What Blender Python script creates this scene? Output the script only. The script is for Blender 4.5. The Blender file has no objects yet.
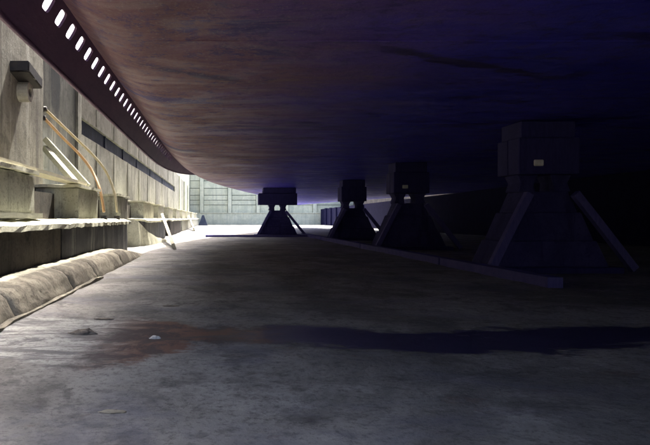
import bpy, bmesh, math, random
from mathutils import Vector, noise
random.seed(7)
scene = bpy.context.scene
U = 0.8                       # metres per unit; the lens stands one unit above the dock floor

# ------------------------------------------------------------------ camera
cam_d = bpy.data.cameras.new('camera'); cam = bpy.data.objects.new('camera', cam_d)
scene.collection.objects.link(cam)
cam.location = (0, 0, U); cam.rotation_euler = (math.radians(90), 0, 0)
cam_d.sensor_width = 36; cam_d.lens = 593/650*36
cam_d.shift_x = (325-217)/650; cam_d.shift_y = -(222.5-218)/650
cam_d.clip_start = 0.05; cam_d.clip_end = 2000
scene.camera = cam

# ------------------------------------------------------------------ light
SUN_EL = 58
w = bpy.data.worlds.new('World'); scene.world = w; w.use_nodes = True
nt = w.node_tree; bg = nt.nodes['Background']
sky = nt.nodes.new('ShaderNodeTexSky'); sky.sky_type = 'NISHITA'; sky.sun_disc = False
sky.sun_elevation = math.radians(SUN_EL); sky.sun_rotation = 0
sky.air_density = .7; sky.dust_density = 7.0; sky.ozone_density = 0.5
nt.links.new(sky.outputs[0], bg.inputs[0]); bg.inputs[1].default_value = 0.15
sd = bpy.data.lights.new('sun', 'SUN'); sd.energy = 2.6; sd.angle = math.radians(0.53); sd.color = (1, .95, .84)
sun = bpy.data.objects.new('sun', sd); scene.collection.objects.link(sun)
trav = Vector((-0.04, -math.cos(math.radians(SUN_EL)), -math.sin(math.radians(SUN_EL))))
sun.rotation_euler = trav.to_track_quat('-Z', 'Y').to_euler()
vs = scene.view_settings
vs.view_transform = 'Standard'; vs.look = 'None'; vs.gamma = 1; vs.exposure = 2.8; vs.use_curve_mapping = False
scene.cycles.max_bounces = 14; scene.cycles.diffuse_bounces = 10; scene.cycles.glossy_bounces = 6
scene.cycles.sample_clamp_indirect = 6
scene.cycles.caustics_reflective = False; scene.cycles.caustics_refractive = False

# ------------------------------------------------------------------ materials
class N:
    def __init__(s, name):
        s.m = bpy.data.materials.new(name); s.m.use_nodes = True
        s.t = s.m.node_tree; s.b = s.t.nodes['Principled BSDF']
        s.pos = s.t.nodes.new('ShaderNodeNewGeometry').outputs['Position']
    def link(s, a, b): s.t.links.new(a, b)
    def val(s, sock, v):
        if hasattr(v, 'is_linked') or isinstance(v, bpy.types.NodeSocket): s.link(v, sock)
        else: sock.default_value = v
    def scaled(s, sc, off=(0,0,0)):
        n = s.t.nodes.new('ShaderNodeMapping'); n.inputs['Scale'].default_value = sc; n.inputs['Location'].default_value = off
        s.link(s.pos, n.inputs[0]); return n.outputs[0]
    def noise(s, scale, stretch=(1,1,1), detail=6, rough=.6, off=(0,0,0), dist=0):
        n = s.t.nodes.new('ShaderNodeTexNoise'); n.inputs['Scale'].default_value = scale
        n.inputs['Detail'].default_value = detail; n.inputs['Roughness'].default_value = rough; n.inputs['Distortion'].default_value = dist
        s.link(s.scaled(stretch, off), n.inputs['Vector']); return n.outputs['Fac']
    def ramp(s, f, lo, hi, a=0., b=1.):
        n = s.t.nodes.new('ShaderNodeMapRange'); n.interpolation_type = 'SMOOTHSTEP'
        s.val(n.inputs[0], f)
        for i, v in zip((1,2,3,4), (lo, hi, a, b)): s.val(n.inputs[i], v)
        return n.outputs[0]
    def math(s, op, a, b=0.):
        n = s.t.nodes.new('ShaderNodeMath'); n.operation = op
        s.val(n.inputs[0], a); s.val(n.inputs[1], b); return n.outputs[0]
    def mix(s, f, a, b):
        n = s.t.nodes.new('ShaderNodeMix'); n.data_type = 'RGBA'
        s.val(n.inputs[0], f)
        for k, v in ((6, a), (7, b)):
            s.val(n.inputs[k], (*v, 1) if isinstance(v, tuple) else v)
        return n.outputs[2]
    def xyz(s):
        n = s.t.nodes.new('ShaderNodeSeparateXYZ'); s.link(s.pos, n.inputs[0]); return n.outputs
    def done(s, col, rough=.85, bump=None, bs=.4, bd=.02, spec=.3, metal=0):
        s.val(s.b.inputs['Base Color'], (*col, 1) if isinstance(col, tuple) else col)
        s.val(s.b.inputs['Roughness'], rough); s.b.inputs['Metallic'].default_value = metal
        s.b.inputs['Specular IOR Level'].default_value = spec
        if bump is not None:
            n = s.t.nodes.new('ShaderNodeBump'); n.inputs['Strength'].default_value = bs; n.inputs['Distance'].default_value = bd
            s.link(bump, n.inputs['Height']); s.link(n.outputs[0], s.b.inputs['Normal'])
        return s.m

def concrete(name, c1, c2, dark=(.06,.06,.055), streak=.5, rough=.9, sc=1.0, light=None, stain=None):
    """mottled concrete with vertical run marks, board marks and pitting"""
    n = N(name)
    big = n.noise(.9*sc, detail=9, rough=.68, dist=.4)
    col = n.mix(n.ramp(big, .42, .58), c1, c2)
    st = n.noise(1.6, (1.9, 1.9, .10), detail=8, rough=.72)
    col = n.mix(n.math('MULTIPLY', n.ramp(st, .5, .62), streak), col, dark)
    if light:
        st2 = n.noise(2.2, (1.6, 1.6, .09), detail=7, rough=.7, off=(4, 7, 1))
        col = n.mix(n.math('MULTIPLY', n.ramp(st2, .54, .62), .75), col, light)
    blot = n.noise(4.5*sc, detail=8, rough=.75, off=(5, 3, 2))
    col = n.mix(n.ramp(blot, .52, .62, 0, .45), col, dark)
    if stain:
        X, Y, Z = n.xyz(); (sy, sz, hy, hz) = stain
        q = n.math('ADD', n.math('POWER', n.math('DIVIDE', n.math('SUBTRACT', Y, sy), hy), 2.), n.math('POWER', n.math('DIVIDE', n.math('SUBTRACT', Z, sz), hz), 2.))
        col = n.mix(n.ramp(n.math('ADD', q, n.math('MULTIPLY', blot, 1.2)), 1.0, 1.7, .85, 0), col, (.06,.075,.085))
    pit = n.noise(24, detail=8, rough=.8)
    col = n.mix(n.ramp(pit, .52, .62, 0, .5), col, dark)
    return n.done(col, rough, n.math('ADD', n.math('ADD', n.math('MULTIPLY', big, 2.), blot), pit), .7, .03)

M = {}
M['wall'] = concrete('wall_concrete', (.215,.22,.185), (.315,.32,.275), (.10,.095,.09), .7)
M['wall_panel'] = concrete('wall_panel_concrete', (.20,.22,.20), (.29,.31,.28), (.08,.09,.10), .6, light=(.42,.43,.38), stain=(11.75, 3.45, .42, .75))
M['buttress'] = concrete('buttress_concrete', (.18,.17,.14), (.28,.275,.235), (.06,.055,.05), .8, light=(.42,.42,.38))
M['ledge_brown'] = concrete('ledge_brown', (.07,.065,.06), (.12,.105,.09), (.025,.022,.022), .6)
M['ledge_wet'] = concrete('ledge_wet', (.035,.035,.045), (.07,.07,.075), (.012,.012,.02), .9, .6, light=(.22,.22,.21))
M['pier'] = concrete('pier_concrete', (.40,.40,.33), (.50,.50,.42), (.1,.09,.08), .5)
M['cap'] = concrete('ledge_top', (.55,.54,.42), (.68,.67,.54), (.3,.29,.23), .25)
M['far'] = concrete('far_wall_concrete', (.50,.52,.41), (.60,.61,.49), (.36,.39,.33), .5)
M['far_panel'] = concrete('far_panel_concrete', (.46,.48,.38), (.56,.57,.45), (.34,.37,.31), .4)
M['joint'] = concrete('joint_dark', (.07,.09,.10), (.11,.13,.13), (.04,.05,.05), .3)
M['kerb'] = concrete('kerb_concrete', (.20,.19,.15), (.40,.38,.30), (.06,.055,.05), .15, sc=2.5)
M['groove'] = concrete('gallery_dark', (.028,.04,.075), (.05,.062,.10), (.015,.02,.03), .6)
M['quay'] = concrete('quay_concrete', (.26,.25,.21), (.34,.33,.28), (.15,.15,.13), 0)
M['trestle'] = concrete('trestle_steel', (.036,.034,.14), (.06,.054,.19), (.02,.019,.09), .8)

def m_floor():
    n = N('dock_floor_concrete'); X, Y, Z = n.xyz()
    a = n.noise(.6, (1,1,1), 9, .7, dist=.6); b = n.noise(2.4, (1,1,1), 9, .74, dist=.5); c = n.noise(26, detail=7, rough=.8)
    col = n.mix(n.ramp(a, .40, .60), (.178,.18,.168), (.315,.317,.295))
    col = n.mix(n.ramp(b, .50, .62, 0, .6), col, (.085,.082,.085))
    col = n.mix(n.ramp(n.noise(1.1, (1,1,1), 9, .74, off=(3,1,0)), .52, .62, 0, .65), col, (.38,.385,.36))
    col = n.mix(n.ramp(n.noise(7, (1,1,1), 9, .78, off=(8,1,0)), .52, .63, 0, .55), col, (.09,.085,.085))
    col = n.mix(n.ramp(n.noise(1.9, (.8,1.2,1), 9, .74, off=(1,6,0)), .57, .66, 0, .5), col, (.17,.115,.09))
    col = n.mix(n.ramp(c, .50, .62, 0, .55), col, (.07,.068,.07))
    # bluish cast mixed into the floor colour in random patches
    ov = n.noise(.8, (.8,1.3,1), 9, .72, off=(12,4,0), dist=.5)
    col = n.mix(n.ramp(ov, .47, .66, 0, .55), col, (.15,.158,.20))
    # a drain run of silt, rust and standing wet crosses the floor
    wob = n.math('MULTIPLY', n.math('SUBTRACT', n.noise(.8, (1,.5,1), 7, .65, off=(9,2,0)), .5), 1.1)
    wob2 = n.math('MULTIPLY', n.math('SUBTRACT', n.noise(4, (.8,1.6,1), 8, .75, off=(1,2,0)), .5), .8)
    dy = n.math('ABSOLUTE', n.math('ADD', n.math('ADD', n.math('SUBTRACT', Y, 3.98), n.math('MULTIPLY', X, -.01)), n.math('ADD', wob, wob2)))
    leftw = n.ramp(X, -.9, .5, .72, .40)
    hw = n.math('MULTIPLY', leftw, n.ramp(n.math('ABSOLUTE', n.math('SUBTRACT', X, .05)), .1, .6, .62, 1.0))
    band = n.ramp(n.math('SUBTRACT', hw, dy), -.06, .10)
    xw = n.math('ADD', X, n.math('MULTIPLY', n.math('SUBTRACT', b, .5), 1.2))
    silt = n.mix(n.ramp(n.noise(5, (.5,1.6,1), 9, .78, dist=.5), .43, .57), (.15,.155,.16), (.42,.44,.42))
    silt = n.mix(n.ramp(c, .5, .6, 0, .6), silt, (.12,.115,.11))
    rust = n.mix(n.ramp(b, .44, .56), (.18,.105,.08), (.075,.06,.06))
    wet = n.mix(n.ramp(c, .3, .7), (.034,.034,.080), (.055,.052,.105))
    bc = n.mix(n.ramp(xw, -1.0, -.45), silt, rust); bc = n.mix(n.ramp(xw, .15, .45), bc, wet)
    col = n.mix(band, col, bc)
    wetm = n.math('MULTIPLY', band, n.ramp(xw, -.5, .6, .12, 1.))
    patch = n.ramp(n.noise(.5, (.7,1.2,1), 6, .6, off=(7,7,0)), .56, .64)
    wetm = n.math('MAXIMUM', wetm, n.math('MULTIPLY', patch, .35))
    rough = n.ramp(wetm, 0, 1, .92, .38)
    h = n.math('ADD', n.math('ADD', n.math('MULTIPLY', a, 1.5), b), n.math('MULTIPLY', c, .5))
    h = n.math('MULTIPLY', h, n.math('SUBTRACT', 1., n.math('MULTIPLY', wetm, .6)))
    return n.done(col, rough, h, .7, .04, spec=.35)
M['floor'] = m_floor()

def m_hull():
    n = N('hull_bottom_paint'); X, Y, Z = n.xyz()
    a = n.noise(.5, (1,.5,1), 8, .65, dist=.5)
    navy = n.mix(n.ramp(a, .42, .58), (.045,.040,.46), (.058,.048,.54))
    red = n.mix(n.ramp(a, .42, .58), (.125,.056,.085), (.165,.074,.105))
    # blue of the deep shade painted into the flat bottom, red-brown near the bilge
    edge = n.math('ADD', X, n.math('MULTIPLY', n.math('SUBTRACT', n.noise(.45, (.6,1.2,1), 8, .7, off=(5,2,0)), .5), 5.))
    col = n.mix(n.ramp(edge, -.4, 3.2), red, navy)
    # scrub marks and dried slime run across the plating
    s1 = n.noise(1.1, (.8, 1.9, 1), 9, .74, dist=.8)
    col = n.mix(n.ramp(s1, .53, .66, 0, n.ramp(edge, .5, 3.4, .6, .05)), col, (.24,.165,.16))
    s2 = n.noise(.7, (.6, 1.5, 1), 9, .74, off=(3, 11, 0), dist=.9)
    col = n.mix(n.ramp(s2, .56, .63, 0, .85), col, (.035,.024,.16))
    for yc, sl, x0, x1, wd in ((5.44, .7, -1.0, .5, .16), (12.4, .05, -1.7, -.1, .35), (5.0, .5, 1.2, 3.6, .12)):     # dark bands across the plating
        dd = n.math('ABSOLUTE', n.math('SUBTRACT', n.math('SUBTRACT', Y, yc), n.math('MULTIPLY', n.math('SUBTRACT', X, x0), sl)))
        dd = n.math('ADD', dd, n.math('MULTIPLY', n.math('SUBTRACT', s1, .5), .9))
        mk = n.math('MULTIPLY', n.ramp(dd, wd*.3, wd, .9, 0), n.math('MULTIPLY', n.ramp(X, x0, x0+.5), n.ramp(X, x1-.5, x1, 1., 0.)))
        col = n.mix(mk, col, (.03,.02,.09))
    f = n.noise(7, (1,1,1), 9, .8)
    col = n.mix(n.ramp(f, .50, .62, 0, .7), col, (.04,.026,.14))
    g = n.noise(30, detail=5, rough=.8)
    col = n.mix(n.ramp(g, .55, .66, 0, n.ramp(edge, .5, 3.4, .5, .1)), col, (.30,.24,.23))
    return n.done(col, n.ramp(s1, .4, .6, .5, .8), n.math('ADD', f, s1), .5, .02, spec=.35)
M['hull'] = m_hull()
def simple(name, c1, c2, scale=6, stretch=(1,1,1), rough=.7, bs=.3, spec=.3, metal=0):
    n = N(name); f = n.noise(scale, stretch, 8, .7); g = n.noise(scale*5, stretch, 5, .7)
    col = n.mix(n.ramp(f, .35, .66), c1, c2)
    col = n.mix(n.ramp(g, .55, .75, 0, .4), col, tuple(v*.4 for v in c1))
    return n.done(col, rough, n.math('ADD', f, g), bs, .01, spec, metal)
M['keel'] = simple('bilge_keel_paint', (.11,.055,.12), (.15,.075,.14), 4, (1,.4,1), .6)
M['topside'] = simple('topside_paint', (.10,.09,.10), (.13,.11,.12), 2, rough=.5)
M['stb_shade'] = simple('starboard_shade', (.007,.007,.03), (.012,.012,.045), 3, rough=.95, spec=.05)  # near-black colour stands in for shade on the starboard ledge
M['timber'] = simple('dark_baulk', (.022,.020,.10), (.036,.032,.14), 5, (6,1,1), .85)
M['plank'] = simple('pale_plank', (.50,.46,.34), (.62,.59,.46), 6, (8,1,8), .8)
M['beam'] = simple('weathered_beam', (.34,.34,.27), (.46,.46,.37), 5, (5,1,5), .8)
M['orange'] = simple('orange_paint', (.42,.25,.12), (.50,.33,.18), 9, rough=.55)
M['cream'] = simple('cream_paint', (.46,.40,.25), (.54,.48,.33), 9, rough=.55)
M['iron'] = simple('black_iron', (.018,.018,.022), (.035,.03,.03), 12, rough=.6)
M['grey_pipe'] = simple('grey_pipe', (.26,.25,.22), (.36,.35,.31), 12, rough=.8)
M['rubble'] = simple('rubble', (.10,.09,.08), (.20,.18,.15), 14, rough=.95)
M['white'] = simple('white_paint', (.62,.60,.55), (.75,.73,.68), 14, rough=.6)
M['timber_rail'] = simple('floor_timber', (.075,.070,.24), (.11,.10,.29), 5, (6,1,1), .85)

# ------------------------------------------------------------------ helpers
C = scene.collection
def V(x, d, e): return Vector((x*U, d*U, (1+e)*U))
def px(X, Y, lat):                 # the point at sideways offset lat seen in that direction
    d = lat*593/(X-217); return Vector((lat, d, (218-Y)/593*d))
def link(name, me, mat, parent=None):
    o = bpy.data.objects.new(name, me); C.objects.link(o)
    if mat: me.materials.clear(); me.materials.append(mat)
    if parent is not None: o.parent = parent; o.matrix_parent_inverse = parent.matrix_world.inverted()
    return o
def tag(o, label, cat, group=None):
    o['label'] = label; o['category'] = cat
    if group: o['group'] = group
    return o
def struct(o): o['kind'] = 'structure'; return o
def empty(name, loc=(0,0,0)):
    o = bpy.data.objects.new(name, None); C.objects.link(o); o.location = loc; o.empty_display_size = .2
    bpy.context.view_layer.update(); return o
def fin(bm, smooth=False):
    bmesh.ops.recalc_face_normals(bm, faces=bm.faces)
    me = bpy.data.meshes.new('m'); bm.to_mesh(me); bm.free()
    if smooth:
        for p in me.polygons: p.use_smooth = True
    return me
def wob(p, f, seed=0):
    q = Vector((p.x*f+seed, p.y*f-seed*1.7, p.z*f+seed*.6))
    return noise.noise_vector(q)*.65 + noise.noise_vector(q*2.7)*.3
def block_me(x0,x1,d0,d1,e0,e1, step=None, rough=0., bev=.0, f=1.6, seed=0, taper=None):
    """a box in units, cut into cells about step wide, edges broken by noise"""
    bm = bmesh.new()
    if step:
        n = [max(1, min(60, round(abs(b-a)/step))) for a, b in ((x0,x1),(d0,d1),(e0,e1))]
    else: n = [1,1,1]
    grid = {}
    def vt(i,j,k):
        if (i,j,k) not in grid:
            grid[i,j,k] = bm.verts.new((x0+(x1-x0)*i/n[0], d0+(d1-d0)*j/n[1], e0+(e1-e0)*k/n[2]))
        return grid[i,j,k]
    for a,b,c in ((0,1,2),(0,2,1),(1,2,0)):
        for i in range(n[a]):
            for j in range(n[b]):
                for k in (0, n[c]):
                    q = []
                    for di,dj in ((0,0),(1,0),(1,1),(0,1)):
                        t = [0,0,0]; t[a]=i+di; t[b]=j+dj; t[c]=k; q.append(vt(*t))
                    bm.faces.new(q)
    if bev and not step:
        bmesh.ops.bevel(bm, geom=bm.edges[:], offset=bev, segments=2, affect='EDGES')
    for v in bm.verts:
        p = v.co.copy()
        if bev and step:      # pull edges in so they read as worn
            cx, cy, cz = (x0+x1)/2, (d0+d1)/2, (e0+e1)/2
            hit = [abs(p.x-x0)<1e-6 or abs(p.x-x1)<1e-6, abs(p.y-d0)<1e-6 or abs(p.y-d1)<1e-6, abs(p.z-e0)<1e-6 or abs(p.z-e1)<1e-6]
            if sum(hit) > 1:
                s = bev*(.5+.9*abs(noise.noise(Vector((p.x*3+seed, p.y*3, p.z*3)))))
                for ax, c in enumerate((cx,cy,cz)):
                    if hit[ax]: v.co[ax] += s if p[ax] < c else -s
        if rough: v.co += wob(p, f, seed)*rough
        if taper: v.co = taper(v.co)
        v.co = V(*v.co)
    return fin(bm)
def tube_me(pts, r, sides=10, cap=True):
    bm = bmesh.new(); rings = []
    for i, p in enumerate(pts):
        t = (pts[min(i+1,len(pts)-1)]-pts[max(i-1,0)]).normalized()
        u = t.cross(Vector((0,0,1)))
        if u.length < .05: u = t.cross(Vector((0,1,0)))
        u.normalize(); v = t.cross(u)
        rr = r[i] if isinstance(r, list) else r
        rings.append([bm.verts.new(p+(u*math.cos(a)+v*math.sin(a))*rr) for a in (2*math.pi*k/sides for k in range(sides))])
    for a, b in zip(rings, rings[1:]):
        for k in range(sides): bm.faces.new((a[k], a[(k+1)%sides], b[(k+1)%sides], b[k]))
    if cap: bm.faces.new(rings[0]); bm.faces.new(rings[-1])
    return fin(bm, True)
def bar_me(a, b, wd, ht, up=Vector((0,0,1))):
    """squared timber from a to b (units)"""
    a, b = V(*a), V(*b); t = (b-a).normalized(); s = t.cross(up).normalized(); u = s.cross(t)
    bm = bmesh.new(); q = []
    for i in range(7):
        p = a.lerp(b, i/6)
        q.append([bm.verts.new(p + s*sx*wd*U/2 + u*su*ht*U/2 + wob(p, 2, 3)*.008) for sx, su in ((-1,-1),(1,-1),(1,1),(-1,1))])
    for m, n in zip(q, q[1:]):
        for k in range(4): bm.faces.new((m[k], m[(k+1)%4], n[(k+1)%4], n[k]))
    bm.faces.new(q[0]); bm.faces.new(q[-1])
    e = [e for e in bm.edges if len(e.link_faces)==2 and e.calc_face_angle(0) > .8]
    bmesh.ops.bevel(bm, geom=e, offset=.008, segments=1, affect='EDGES')
    return fin(bm)
def smooth_curve(pts, n=6):
    out = []
    for i in range(len(pts)-1):
        p0, p1, p2, p3 = pts[max(i-1,0)], pts[i], pts[i+1], pts[min(i+2,len(pts)-1)]
        for k in range(n):
            t = k/n
            out.append(.5*((2*p1)+(p2-p0)*t+(2*p0-5*p1+4*p2-p3)*t*t+(3*p1-p0-3*p2+p3)*t**3))
    return out+[pts[-1]]
def interp(tab, x):
    if x <= tab[0][0]: return tab[0][1]
    for (a, u), (b, v) in zip(tab, tab[1:]):
        if x <= b:
            t = (x-a)/(b-a); return u+(v-u)*t
    return tab[-1][1]

WALL = -4.0; TOP = 4.7; FAR = 87.; BACK = -95.; STB = 20.05; FTOP = 6.9      # dock, in units
# ------------------------------------------------------------------ floor
def floor_me():
    xs = []; x = -5.
    while x < 24: xs.append(x); x += .07 if -3.2 < x < 3.6 else .35
    ds = []; d = BACK-2
    while d < FAR+2: ds.append(d); d += .07 if 2.2 < d < 8 else (.16 if 1 < d < 20 else 1.2)
    bm = bmesh.new(); g = []
    for d in ds:
        r = []
        for x in xs:
            z = .018*noise.noise(Vector((x*.8,d*.8,0))) + .012*noise.noise(Vector((x*2.3,d*3.1,4)))
            if x < .4:        # ridges of dried silt in the drain run
                m = max(0, 1-abs(d-4.95+.1*x)/.75)*min(1, (.4-x)/.8)
                z += m*(.035*noise.noise(Vector((x*2,d*5,9)))+.045*max(0, noise.noise(Vector((x*1.1,d*3,17)))))
            elif abs(d-4.95) < .6: z -= .012*(1-abs(d-4.95)/.6)
            r.append(bm.verts.new(V(x, d, -1+z)))
        g.append(r)
    for a, b in zip(g, g[1:]):
        for i in range(len(a)-1): bm.faces.new((a[i], a[i+1], b[i+1], b[i]))
    return fin(bm, True)
struct(link('dock_floor', floor_me(), M['floor']))

# quays on top of the walls, out to the horizon
quay = struct(link('quay', block_me(-400, WALL-.9, -400, 400, TOP-.5, TOP-.02), M['quay']))
struct(link('quay', block_me(STB+.9, 400, -400, 400, TOP-.5, TOP-.02), M['quay']))
struct(link('quay', block_me(WALL-.88, STB+.88, FAR+1.2, 400, TOP-.5, TOP-.025), M['quay']))
struct(link('quay', block_me(WALL-.88, STB+.88, -400, BACK-1.2, TOP-.5, TOP-.025), M['quay']))

# ------------------------------------------------------------------ port dock wall
wl = tag(empty('dock_wall', V(WALL-.5, 20, -1)), 'grey concrete dock wall with dark horizontal gallery slot behind the stepped ledge', 'wall')
G0, G1 = 17.2, 56.; GZ0, GZ1 = 2.47, 2.97
link('wall_panel', block_me(WALL-1, WALL, 12.6, 16.8, -1, TOP-.3, .35, .015), M['wall_panel'], wl)
link('wall_base', block_me(WALL-1, WALL+.01, 16.8, FAR+1, -1, GZ0, .9, .015), M['wall'], wl)
link('wall_top', block_me(WALL-1, WALL+.01, 16.8, FAR+1, GZ1, TOP-.3, .9, .015), M['wall'], wl)
link('wall_end', block_me(WALL-1, WALL+.008, G1, FAR+1, GZ0-.005, GZ1+.005), M['wall'], wl)
link('gallery_shade', block_me(WALL-1, WALL-.10, 16.85, G1, GZ0-.02, GZ1+.02), M['groove'], wl)  # shallow dark plate painted in place of the slot's own shade
link('gallery_end', block_me(WALL-.9, WALL-.06, 16.85, G0, GZ0-.01, GZ1+.01), M['groove'], wl)
for d in (21.5, 25.6, 30, 36, 44): link('gallery_post', block_me(WALL-.2, WALL-.05, d, d+.14, GZ0, GZ1), M['groove'], wl)
link('buttress', block_me(WALL-1, -3.7, -6, 12.7, -1, TOP-.28, .5, .03, .03), M['buttress'], wl)
link('wall_rear', block_me(WALL-1, WALL-.02, BACK, -6, -1, TOP-.3), M['wall'], wl)
for d, wd, x in ((12.72, .32, -3.9), (16.75, .45, -3.91), (62, 1.4, -3.85), (71, 3.5, -3.8), (80, 2, -3.85)):
    link('pilaster', block_me(WALL-.2, x, d, d+wd, -1, TOP-.3, .45, .02, .02), M['wall'] if d < 60 else M['far'], wl)
link('coping', block_me(WALL-1, WALL+.12, BACK, 50, TOP-.3, TOP, 3, .01, .02), M['cap'], wl)
link('raised_wall', block_me(WALL-1, WALL+.006, 50.01, FAR+1, TOP-.302, FTOP-.3, 1.2, .01), M['far'], wl)
link('coping', block_me(WALL-1, WALL+.12, 50, FAR+1, FTOP-.3, FTOP, 3, .01, .02), M['cap'], wl)
for k, d in enumerate((19.6, 22.9, 26.4, 30.2, 34, 38.5, 43, 48, 54)):      # shutter joints stand slightly proud
    link('joint_rib', block_me(WALL-.05, WALL+.035, d, d+.09, -.2, GZ0-.03), M['wall'], wl)
    link('joint_rib', block_me(WALL-.05, WALL+.035, d, d+.09, GZ1+.03, TOP-.3), M['wall'], wl)

# outlet pipe with a dark bracket on the buttress
p = px(24, 92, -3.62)
ot = tag(empty('pipe_outlet', V(*p)), 'round grey pipe mouth under a black bracket high on the wall at far left', 'pipe')
def ring_me(c, r0, r1, x0, x1, n=20):
    bm = bmesh.new(); L = []
    for x, r in ((x0, r1), (x1, r1), (x1, r0), (x0, r0)):
        L.append([bm.verts.new(V(x, c.y+r*math.cos(2*math.pi*k/n), c.z+r*math.sin(2*math.pi*k/n))) for k in range(n)])
    for i in range(4):
        for k in range(n): bm.faces.new((L[i][k], L[i][(k+1)%n], L[(i+1)%4][(k+1)%n], L[(i+1)%4][k]))
    return fin(bm)
link('pipe_rim', ring_me(p, .1, .19, -3.72, -3.5), M['grey_pipe'], ot)
link('pipe_bore', ring_me(p, .001, .1, -3.72, -3.66), M['iron'], ot)
link('bracket', block_me(-3.72, -3.35, p.y-.55, p.y+.28, p.z+.16, p.z+.36, None, 0, .02, taper=lambda v: Vector((v.x, v.y, v.z-.16*(v.y-p.y)))), M['iron'], ot)

# ------------------------------------------------------------------ stepped ledge along the wall
lg = tag(empty('dock_ledge', V(-3.2, 12, -1)), 'low dark concrete ledge with bright worn top along the left wall', 'ledge')
def ledge_seg(d0, d1, mat, top=True, seed=0):
    s = .22 if d0 < 25 else .8
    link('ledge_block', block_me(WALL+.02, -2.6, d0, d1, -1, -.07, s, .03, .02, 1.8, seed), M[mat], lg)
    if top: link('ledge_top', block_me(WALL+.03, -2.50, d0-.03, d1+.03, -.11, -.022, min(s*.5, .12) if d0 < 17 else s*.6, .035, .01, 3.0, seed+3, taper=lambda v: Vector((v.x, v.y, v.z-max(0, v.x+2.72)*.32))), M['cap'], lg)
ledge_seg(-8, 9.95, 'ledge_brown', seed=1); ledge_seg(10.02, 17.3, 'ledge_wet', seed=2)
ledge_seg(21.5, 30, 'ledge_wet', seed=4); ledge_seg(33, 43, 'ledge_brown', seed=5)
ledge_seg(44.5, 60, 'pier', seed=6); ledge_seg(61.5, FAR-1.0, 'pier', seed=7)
for a, b in ((17.3, 21.5), (30, 33), (43, 44.5), (60, 61.5)):            # cut-outs between the segments
    link('recess_back', block_me(WALL+.02, -3.25, a-.01, b+.01, -1, -.08, .5, .02, .01), M['pier'], lg)
    link('recess_top', block_me(WALL+.03, -3.2, a+.04, b-.04, -.1, -.02, .3, .02, .01), M['cap'], lg)

# upper piers standing on the ledge
spots = [(2.0, 9.2, .70), (12.1, 14.1, .66), (16.7, 18.8, .66), (22.8, 26.4, .64), (28.6, 31.6, .64), (34.5, 38, .62), (41, 45, .62), (48, 53, .62), (56, 62, .62), (66, 74, .62), (77, 84.6, .62)]
names = {0: 'nearest pale concrete pier on the ledge at the left picture edge',
         1: 'pale concrete pier on the ledge where the sloping pale beams end',
         2: 'pale concrete pier on the ledge just past the orange handrails',
         3: 'grey concrete pier above the second dark stretch of ledge'}
for i, (a, b, t) in enumerate(spots):
    r = tag(empty('concrete_pier', V(-3.3, (a+b)/2, .05)), names.get(i, '%s concrete pier counting away from the viewer along the ledge' % ['','','','','fifth','sixth','seventh','eighth','ninth','tenth','eleventh and last'][i]), 'pier',
            'concrete piers on the ledge')
    s = .2 if a < 25 else .8
    link('pier_block', block_me(-3.68 if i == 0 else WALL+.03, -2.82, a, b, -.06, t-.04, s, .02, .02, 1.7, i), M['pier'], r)
    link('pier_top', block_me(-3.67 if i == 0 else WALL+.04, -2.76, a-.05, b+.05, t-.042, t+.03, s, .02, .01, 2.5, i+20), M['cap'], r)

for a, b in ((9.2, 12.1), (14.1, 16.7), (18.8, 22.8), (26.4, 28.6), (31.6, 34.5), (38, 41), (45, 48)):  # dark panels stand in for the deep shade between the piers
    link('niche_shade', block_me(-3.6, -3.3, a+.05, b-.05, -.06, .5, .4, .02, .01), M['ledge_brown'], lg)
# plank across the first two piers, loose board below it
tag(link('timber_plank', bar_me((-2.95, 7.0, .765), (-2.98, 12.9, .735), .3, .06), M['plank']), 'long whitish plank bridging from the nearest pier to the next', 'plank')
tag(link('timber_board', bar_me((-2.70, 6.4, .035), (-2.72, 9.0, .035), .16, .07), M['beam']), 'grey board lying on the ledge beside the nearest pier', 'board')

# sloping pale beams and curved handrails of the ledge stair
for k, (dy, lab) in enumerate(((0, 'upper of two pale sloping beams leaning from wall onto the pier'), (.55, 'lower of two pale sloping beams leaning from wall onto the pier'))):
    a = px(45, 139+k*9, -3.93); b = px(88-k*10, 186, -2.95)
    tag(link('sloping_beam', bar_me(tuple(a), tuple(b), .17 if k == 0 else .11, .12), M['beam']), lab, 'beam', 'sloping beams beside the handrails')
def rail(pts, lats, mat, label):
    P = [V(*px(X, Y, L)) for (X, Y), L in zip(pts, lats)]
    cv = smooth_curve(P)
    r = empty('handrail', cv[-1]); tag(r, label, 'handrail', 'curved handrails at the ledge stair')
    link('rail_tube', tube_me(cv, .034*U), M[mat], r)
    link('foot_plate', block_me(cv[-1].x/U-.07, cv[-1].x/U+.07, cv[-1].y/U-.07, cv[-1].y/U+.07, -.05, .06), M['iron'], r)
    link('wall_bracket', tube_me([cv[0]+Vector((-.09,0,0)), cv[0]+Vector((.03,0,0))], .06*U), M['iron'], r)
rail([(44,118),(62,137),(80,155),(92,171),(100,190),(104,212)], [-3.95,-3.7,-3.4,-3.12,-2.85,-2.72], 'orange', 'orange curved handrail, nearer of the pair beside the ledge stair')
rail([(45,109),(70,133),(90,152),(103,167),(110,180),(115,195),(117,212)], [-3.95,-3.7,-3.4,-3.1,-2.95,-2.8,-2.72], 'cream', 'yellowish curved handrail, farther of the pair beside the ledge stair')

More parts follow.
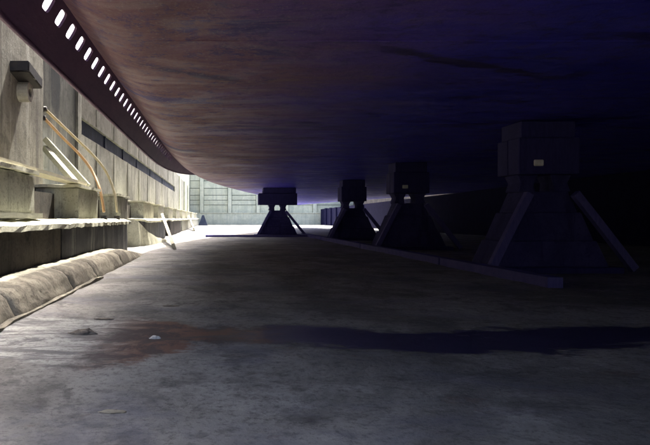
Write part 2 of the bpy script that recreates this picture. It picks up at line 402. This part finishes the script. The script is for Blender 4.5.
# ------------------------------------------------------------------ kerb along the foot of the ledge
kb = tag(empty('floor_kerb', V(-2.3, 8, -1)), 'worn rounded concrete kerb along the foot of the dark ledge', 'kerb')
def kerb_me(d0, d1, seed):
    bm = bmesh.new(); prof0 = [(-2.62,-1.02),(-2.62,-.69),(-2.45,-.69),(-2.28,-.70),(-2.14,-.735),(-2.07,-.80),(-2.03,-.88),(-1.99,-.95),(-1.97,-1.03)]
    prof = []
    for p, q in zip(prof0, prof0[1:]): prof += [p, tuple((u+v)/2 for u, v in zip(p, q))]
    prof.append(prof0[-1]); NP = len(prof)-1
    n = max(6, int((d1-d0)/.05)); g = []
    for i in range(n+1):
        d = d0+(d1-d0)*i/n; e = min(1, min(i, n-i)/1.5); r = []
        for j, (x, z) in enumerate(prof):
            q = Vector((x, d, z)); o = wob(q, 2.0, seed)*.022 + wob(q, 6, seed)*.012 + wob(q, 15, seed)*.015
            m = 0 if j in (0, NP) else 1
            if not m: o.z = 0
            r.append(bm.verts.new(V(x+o.x*m-(1-e)*.02*m, d+(0 if e < 1 else o.y), (z+o.z-(1-e)*.03*m) if d < 13 else -1.03+(z+o.z+1.03)*(1-.75*((d-13)/3.2)**1.5))))
        g.append(r)
    for a, b in zip(g, g[1:]):
        for j in range(len(prof)-1): bm.faces.new((a[j], a[j+1], b[j+1], b[j]))
    bm.faces.new(g[0]); bm.faces.new(g[-1])
    return fin(bm, True)
for k, (a, b) in enumerate(((-6, 3.2), (3.23, 5.9), (5.93, 8.25), (8.28, 9.85), (9.88, 12.6), (12.63, 16.2))):
    link('kerb_stone', kerb_me(a, b, k*3.1), M['kerb'], kb)
link('gutter_edge', block_me(-1.97, -1.90, -6, 9.9, -1.03, -.965, .08, .05, .01, 3), M['kerb'], kb)

# ------------------------------------------------------------------ ramp, leaning planks, lumps past the kerb
def ramp_me():
    bm = bmesh.new(); g = []
    P = [(128,219),(133,224),(139,230),(147,235),(156,238),(168,240)]
    L = [-3.1,-3.0,-2.85,-2.7,-2.5,-2.1]
    cen = smooth_curve([px(X,Y,l) for (X,Y),l in zip(P,L)], 5)
    for i, c in enumerate(cen):
        c.z = max(c.z, -.97); r = []
        for s, dz in ((-.5,-1),(-.42,-.03),(-.2,.02),(.15,.0),(.4,-.06),(.5,-1)):
            z = -1.03 if dz == -1 else c.z+dz
            o = wob(Vector((c.x+s,c.y,z)), 3)*.03
            r.append(bm.verts.new(V(c.x+s*.8+o.x, c.y+s*.4+o.y, z+(o.z if dz != -1 else 0))))
        g.append(r)
    for a, b in zip(g, g[1:]):
        for j in range(5): bm.faces.new((a[j], a[j+1], b[j+1], b[j]))
    bm.faces.new(g[0]); bm.faces.new(g[-1])
    return fin(bm)
tag(link('curved_ramp', ramp_me(), M['cap']), 'pale curved concrete ramp sweeping down from the gap in the ledge', 'ramp')
def lean(a, b, lab, wd=.42):
    a = px(*a); b = px(*b); b.z = -.97
    tag(link('leaning_plank', bar_me(tuple(a), tuple(b), wd, .1, Vector((1,0,.3))), M['plank']), lab, 'plank', 'planks leaning on the ledge')
lean((163,217,-2.5), (174.5,239,-1.35), 'pale plank leaning from the ledge down to the bright floor', .35)
lean((189.5,218,-2.5), (194.5,230,-1.7), 'small distant pale plank leaning on the far end of the ledge', .5)
def lump(name, X, Y, sz, lab, cat, mat, grp=None, flat=.5, seed=0):
    d = 593/(Y-218); x = (X-217)/593*d
    bm = bmesh.new(); bmesh.ops.create_icosphere(bm, subdivisions=3, radius=1)
    for v in bm.verts:
        q = v.co*1.0; o = wob(q, 1.1, seed)*.55 + wob(q, 3, seed)*.2
        v.co = Vector(((q.x+o.x)*sz[0], (q.y+o.y)*sz[1], max(-.15, (q.z+o.z)*flat)*sz[1]))
        v.co = V(x+v.co.x, d+v.co.y, -1+v.co.z)
    tag(link(name, fin(bm), M[mat]), lab, cat, grp)
lump('rubble_lump', 83, 335, (.12,.07), 'dark jagged lump of debris on the pale silt streak', 'debris', 'rubble', None, .75, 1)
lump('rubble_lump', 155, 339, (.05,.04), 'small white stone on the rusty part of the floor streak', 'stone', 'white', None, .7, 4)
lump('rubble_lump', 104, 319, (.09,.035), 'flat dark scrap on the floor above the silt streak', 'debris', 'rubble', None, .3, 6)
lump('rubble_lump', 172, 306, (.10,.045), 'thin dark scrap on the floor right of centre of the lit floor', 'debris', 'rubble', None, .2, 8)
lump('rubble_lump', 113, 412, (.07,.03), 'small flat stone near the bottom edge of the floor', 'stone', 'kerb', None, .3, 10)
lump('rubble_lump', 72, 339, (.10,.03), 'low dark crumb trail left of the jagged lump', 'debris', 'rubble', None, .35, 12)

# ------------------------------------------------------------------ far end wall
fw = tag(empty('end_wall', V(8, FAR, -1)), 'pale end wall of the dock with columns and horizontal joints', 'wall')
link('wall_body', block_me(WALL-1, STB+1, FAR+.25, FAR+1.2, -1, FTOP-.3), M['far_panel'], fw)
cols = [(-2.5,.55)] + [(1.6+4.15*k, .52) for k in range(5)]
for c, wd in cols: link('column', block_me(c, c+wd, FAR-.35, FAR+.25, .72, FTOP-.3, 1.2, .03, .02), M['far'], fw)
edges = [WALL]+[c for c, _ in cols]+[STB]
for k in range(len(edges)-1):
    a = edges[k]+(.54 if k else 0); b = edges[k+1]
    for z in (1.0, 1.95, 2.66, 3.38, 4.4, 5.5): 
        z1 = {1.0:1.88, 1.95:2.59, 2.66:3.31, 3.38:4.32, 4.4:5.42, 5.5:6.5}[z]
        link('panel', block_me(a+.04, b-.04, FAR-.02+.05*((k*7+int(z*3))%3), FAR+.26, z-.25 if z == 1.0 else z, z1), M['far' if (k+int(z)) % 2 else 'far_panel'], fw)
    link('joint_backing', block_me(a, b, FAR+.2, FAR+.24, .7, FTOP-.35), M['joint'], fw)
link('coping', block_me(WALL+.13, STB-.13, FAR-.15, FAR+1.2, FTOP-.3, FTOP+.003, 3, .01), M['cap'], fw)
link('end_ledge', block_me(WALL+.1, STB-.1, FAR-1, FAR+.24, -1, .68, .9, .03, .03), M['far'], fw)
link('end_ledge_top', block_me(WALL+.1, STB-.1, FAR-1.06, FAR+.24, .682, .76, .9, .02, .02), M['cap'], fw)
def pyramid_me(x, d, s, ht):
    bm = bmesh.new(); r = []
    for k, z in ((1, -1), (.62, -1+ht*.45), (.2, -1+ht)):
        r.append([bm.verts.new(V(x+sx*s*k, d+sy*s*k*.7, z)) for sx, sy in ((-1,-1),(1,-1),(1,1),(-1,1))])
    for a, b in zip(r, r[1:]):
        for k in range(4): bm.faces.new((a[k], a[(k+1)%4], b[(k+1)%4], b[k]))
    bm.faces.new(r[0]); bm.faces.new(r[-1])
    bmesh.ops.bevel(bm, geom=bm.edges[:], offset=.02, segments=1, affect='EDGES')
    return fin(bm)
tag(link('concrete_pyramid', pyramid_me(-1.85, 79, .62, 1.4), M['groove']), 'small dark blue-grey pyramid block before the end wall ledge', 'block')
bw = tag(empty('rear_wall', V(8, BACK, -1)), 'rear end wall of the dock behind the viewpoint', 'wall')
link('wall_body', block_me(WALL-1, STB+1, BACK-1.2, BACK, -1, TOP-.3), M['wall'], bw)
sw = tag(empty('starboard_wall', V(STB, 20, -1)), 'dark dock wall beyond the far side of the ship', 'wall')
link('wall_body', block_me(STB, STB+1, BACK, FAR+1, -1, TOP-.3), M['ledge_brown'], sw)  # wall set close and coloured dark to keep this side in shade
link('coping', block_me(STB-.05, STB+1, BACK+.1, FAR-.2, TOP-.3, TOP-.004), M['cap'], sw)
link('ledge', block_me(15.0, STB-.01, BACK+.1, FAR-1.1, -1, 1.5, 2, .03, .02, taper=lambda v: Vector((v.x, v.y, min(1.8, 1.86-.006*v.y)-.07 if v.z > 1.3 else v.z))), M['stb_shade'], sw)  # ledge raised and widened inward to block light from starboard
for k in range(9, 16):
    link('ledge_rib', block_me(14.85, 15.1, 30+3.4*k, 30.9+3.4*k, -1, 1.35), M['stb_shade'], sw)

# ------------------------------------------------------------------ the ship
CX = 9.0
Ftab = [(-24,8.95),(-12,5.0),(-4,2.3),(0,1.3),(1.5,.8),(2.5,.3),(3.2,-.3),(3.8,-.65),(4.4,-.78),(5,-.8),(14,-.8),(17,-.79),(20,-.74),(23,-.62),(26,-.36),(29,.05),(32,.65),(36,1.6),(41,2.9),(48,4.7),(55,6.4),(61,7.8),(66,8.95)]
def F(d): return interp(Ftab, d)
def Zb(d): return 1.86-.006*d 
R = 1.0; DECK = 11.5
def hull_me(part):
    ds = []; d = -24.
    while d <= 66.01: ds.append(d); d += .5 if -2 < d < 46 else 1.
    bm = bmesh.new(); g = []
    for d in ds:
        f = F(d); z = Zb(d); half = CX-f; r = min(R, R*(.25+half/4)); pts = []
        if part == 'bottom':
            m = 26
            for i in range(m): 
                t = i/m; pts.append((f+(CX-f)*(1-t)*1.0 if False else CX-half*t, z))
            for k in range(0, 11):
                a = math.pi/2*k/10; pts.append((f-r*math.sin(a), z+r*(1-math.cos(a))))
        else:
            fl = max(0, (d-20)/46)
            for k in range(0, 8):
                t = k/7; pts.append((f-r-.9*fl*t*t*min(1, half/3), z+r+(DECK-z-r)*t))
        L = []
        for x, zz in pts:
            b = .006*noise.noise(Vector((x*.9, d*.5, 3)))+.003*noise.noise(Vector((x*2.3, d*1.1, 8))) if part == 'bottom' else 0
            L.append((x, d, zz+b))
        full = [bm.verts.new(V(*p)) for p in L]
        mir = [bm.verts.new(V(2*CX-p[0], p[1], p[2])) for p in L[(1 if part == 'bottom' else 0):]]
        g.append((full, ([full[0]] if part == 'bottom' else [])+mir))
    for (a, am), (b, bm_) in zip(g, g[1:]):
        for i in range(len(a)-1):
            bm.faces.new((a[i], a[i+1], b[i+1], b[i])); bm.faces.new((am[i+1], am[i], bm_[i], bm_[i+1]))
        if part == 'top': bm.faces.new((a[-1], am[-1], bm_[-1], b[-1]))
    for k in (0, -1):
        a, am = g[k]
        bm.faces.new(list(a)+list(reversed(am[1:] if part == 'bottom' else am)))
    bmesh.ops.remove_doubles(bm, verts=bm.verts, dist=.0005)
    return fin(bm, True)
ship = tag(empty('ship', V(CX, 0, Zb(0))), 'large ship in dry dock, its scuffed purple-brown bottom overhead', 'ship')
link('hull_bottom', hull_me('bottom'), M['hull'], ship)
link('hull_topsides', hull_me('top'), M['topside'], ship)

def bilge_keel_me(mirror):
    D0, D1 = 4.0, 27.0; PITCH = .4235; S0, S1 = 4.4, 19.9; TH = .03
    W = lambda d: 1 if D0+.3 < d < 15 else max(.02, 1-((d-15)/12)**2 if d > 10 else (d-D0)/.3)
    def P(d, t, s=0):
        f = F(d); z = Zb(d); w_ = W(d)
        x = f-.70-.27*t*w_; e = z+.285-.46*t*w_
        x += s*TH*.86; e -= s*TH*.5
        if mirror: x = 2*CX-x
        return V(x, d, e)
    bm = bmesh.new()
    def quad(*q): bm.faces.new([bm.verts.new(v) for v in q])
    def sheet(d0, d1, t0, t1):
        for s in (-.5, .5): quad(P(d0,t0,s), P(d1,t0,s), P(d1,t1,s), P(d0,t1,s))
    n0 = int((S1-S0)/PITCH)
    T = .47
    off = 5.91-PITCH/2-math.floor((5.91-PITCH/2-S0)/PITCH)*PITCH
    for k in range(n0):
        a = off+k*PITCH; b = a+PITCH; c = (a+b)/2
        w_ = W(c)
        hd, t0, t1, rr = .105, .10, .40, .05
        loops = {}
        for s in (-.5, .5):
            arcs = []
            for (sx, tc, a0) in ((1, t1, 0), (-1, t1, 1), (-1, t0, 2), (1, t0, 3)):
                arc = []
                for m in range(4):
                    an = (a0+m/3)*math.pi/2
                    dd = c+sx*(hd-rr)+rr*math.cos(an); tt = (t1-rr*1.6 if tc == t1 else t0+rr*1.6)+rr*1.6*math.sin(an)
                    arc.append(bm.verts.new(P(dd, tt, s)))
                arcs.append(arc)
            cor = [bm.verts.new(P(b,T,s)), bm.verts.new(P(a,T,s)), bm.verts.new(P(a,0,s)), bm.verts.new(P(b,0,s))]
            for q in range(4):
                for m in range(3): bm.faces.new((cor[q], arcs[q][m], arcs[q][m+1]))
                bm.faces.new((cor[q], arcs[q][3], arcs[(q+1)%4][0], cor[(q+1)%4]))
            loops[s] = sum(arcs, [])
        A, B = loops[-.5], loops[.5]
        for m in range(16): bm.faces.new((A[m], A[(m+1)%16], B[(m+1)%16], B[m]))
        sheet(a, b, T, 1); 
        quad(P(a,1,-.5), P(b,1,-.5), P(b,1,.5), P(a,1,.5))
    e0 = off; e1 = off+n0*PITCH
    for lo, hi in ((D0, e0), (e1, D1)):
        m = 12
        for i in range(m):
            a = lo+(hi-lo)*i/m; b = lo+(hi-lo)*(i+1)/m
            sheet(a, b, 0, 1); quad(P(a,1,-.5), P(b,1,-.5), P(b,1,.5), P(a,1,.5))
    bmesh.ops.remove_doubles(bm, verts=bm.verts, dist=.0006)
    rim = tube_me([P(D0+(D1-D0)*i/120, 1.0) for i in range(121)], .028*U, 8)
    root = []
    for i in range(121):
        d = D0+(D1-D0)*i/120; p = P(d, -.03); root.append(p)
    return fin(bm), rim, tube_me(root, .022*U, 6)
for mir in (0, 1):
    me, rim, root = bilge_keel_me(mir)
    k = link('bilge_keel', me, M['keel'], ship)
    if not mir: k['label'] = 'long dark bilge keel pierced by a row of bright slots'
    link('edge_bar', rim, M['keel'], k); link('weld_bead', root, M['keel'], k)
def seam(pts, r): link('weld_seam', tube_me([V(*p) for p in pts], r, 5), M['hull'], ship)
for d in (6.1, 11.2, 17, 23.): seam([(F(d)+.05+i*.5, d+.0, Zb(d)) for i in range(36)], .004)

# ------------------------------------------------------------------ trestle blocks under the ship
def quad_prism(rings):
    bm = bmesh.new(); r = [[bm.verts.new(V(x, d, z-1)) for x, d, z in q] for q in rings]
    for a, b in zip(r, r[1:]):
        for k in range(4): bm.faces.new((a[k], a[(k+1)%4], b[(k+1)%4], b[k]))
    bm.faces.new(r[0]); bm.faces.new(r[-1])
    bmesh.ops.bevel(bm, geom=bm.edges[:], offset=.012, segments=1, affect='EDGES')
    return fin(bm)
def rect(hx, hd, z, cx=0): return [(cx-hx,-hd,z),(cx+hx,-hd,z),(cx+hx,hd,z),(cx-hx,hd,z)]
H0 = 2.66
CAP = lambda hx: [('baulk', quad_prism([[(-hx,a,1.722),(hx,a,1.722),(hx,b,1.722),(-hx,b,1.722)], [(-hx,a,2.36),(hx,a,2.36),(hx,b,2.36),(-hx,b,2.36)]]), 'timber') for a, b in ((-.42,-.01),(.01,.42))]
parts = []
parts.append(('sill', quad_prism([rect(1.25,.62,-.02), rect(1.25,.62,.10)]), 'timber'))
parts.append(('body', quad_prism([rect(1.05,.5,.10), rect(.86,.44,.55)]), 'trestle'))
parts.append(('body', quad_prism([rect(.82,.42,.55), rect(.62,.36,1.05)]), 'trestle'))
parts.append(('body', quad_prism([rect(.57,.34,1.05), rect(.42,.3,1.42)]), 'trestle'))
for s in (-1, 1): parts.append(('neck', quad_prism([rect(.16,.26,1.42,.33*s), rect(.13,.24,1.58,.31*s), rect(.2,.26,1.72,.31*s)]), 'trestle'))
wide = CAP(1.06)+[('packing', quad_prism([rect(.9,.38,2.362,.1), rect(.9,.38,H0-.004,.1)]), 'timber')]
short = CAP(.56)+[('packing', quad_prism([rect(.5,.38,2.362), rect(.5,.38,H0-.004)]), 'timber')]
for s in (-1, 1):
    parts.append(('strut', bar_me((s*.55, -.52, .25), (s*(1.45 if s > 0 else 1.15), -.5, -.93), .12, .12), 'timber_rail'))
    b0 = bar_me((s*.42, -.5, .38), (s*(1.5 if s > 0 else 1.12), -.5, -.94), .13, .13)
    parts[-1] = ('strut', b0, 'timber_rail')
parts.append(('pale_plate', quad_prism([[(-.3,-.46,1.86),(-.12,-.46,1.86),(-.12,-.425,1.86),(-.3,-.425,1.86)], [(-.3,-.46,1.97),(-.12,-.46,1.97),(-.12,-.425,1.97),(-.3,-.425,1.97)]]), 'white'))  # small white plate near the top of the block
spots = [(3.35, 33, 'lone dark trestle block silhouetted against the bright far end')]
row = [(6.1, 11.3, 'nearest dim trestle block in the dark row at right'), (6.1, 19.0, 'second dim trestle block in the dark row at right'),
       (6.1, 26.8, 'third dim trestle block in the dark row, farthest from the viewer'), (6.1, 3.6, 'trestle block beside the right picture edge in deep shade')]
proto = None
for x, d, lab in spots+row[:3]:
    r = empty('trestle_block', V(x, d, -1))
    tag(r, lab, 'support block', 'trestle blocks carrying the ship')
    kids = []
    for nm, me, mt in parts+(wide if d > 30 else short):
        if nm == 'pale_plate' and d > 20: continue
        o = bpy.data.objects.new(nm, me); C.objects.link(o)
        if not me.materials: me.materials.append(M[mt])
        o.parent = r
    r.scale = (1, 1, (Zb(d)+1)/H0)
for k, (a, b) in enumerate(((8.5, 12.6), (12.7, 19.6), (19.7, 27), (27.1, 33.5))):
    tag(link('floor_timber', bar_me((4.85, a, -.93), (4.85, b, -.93), .22, .16), M['timber_rail']),
        ['nearest long squared timber on the floor beside the dark trestles', 'second long squared timber on the floor beside the dark trestles',
         'third long squared timber on the floor beside the dark trestles', 'farthest squared timber on the floor just right of the lone trestle'][k], 'timber', 'timbers on the floor along the trestles')
tag(link('floor_sill', bar_me((-.6, 31.2, -.95), (5.2, 31.2, -.95), .3, .12), M['timber_rail']), 'flat dark timber lying across the floor before the lone trestle', 'timber')
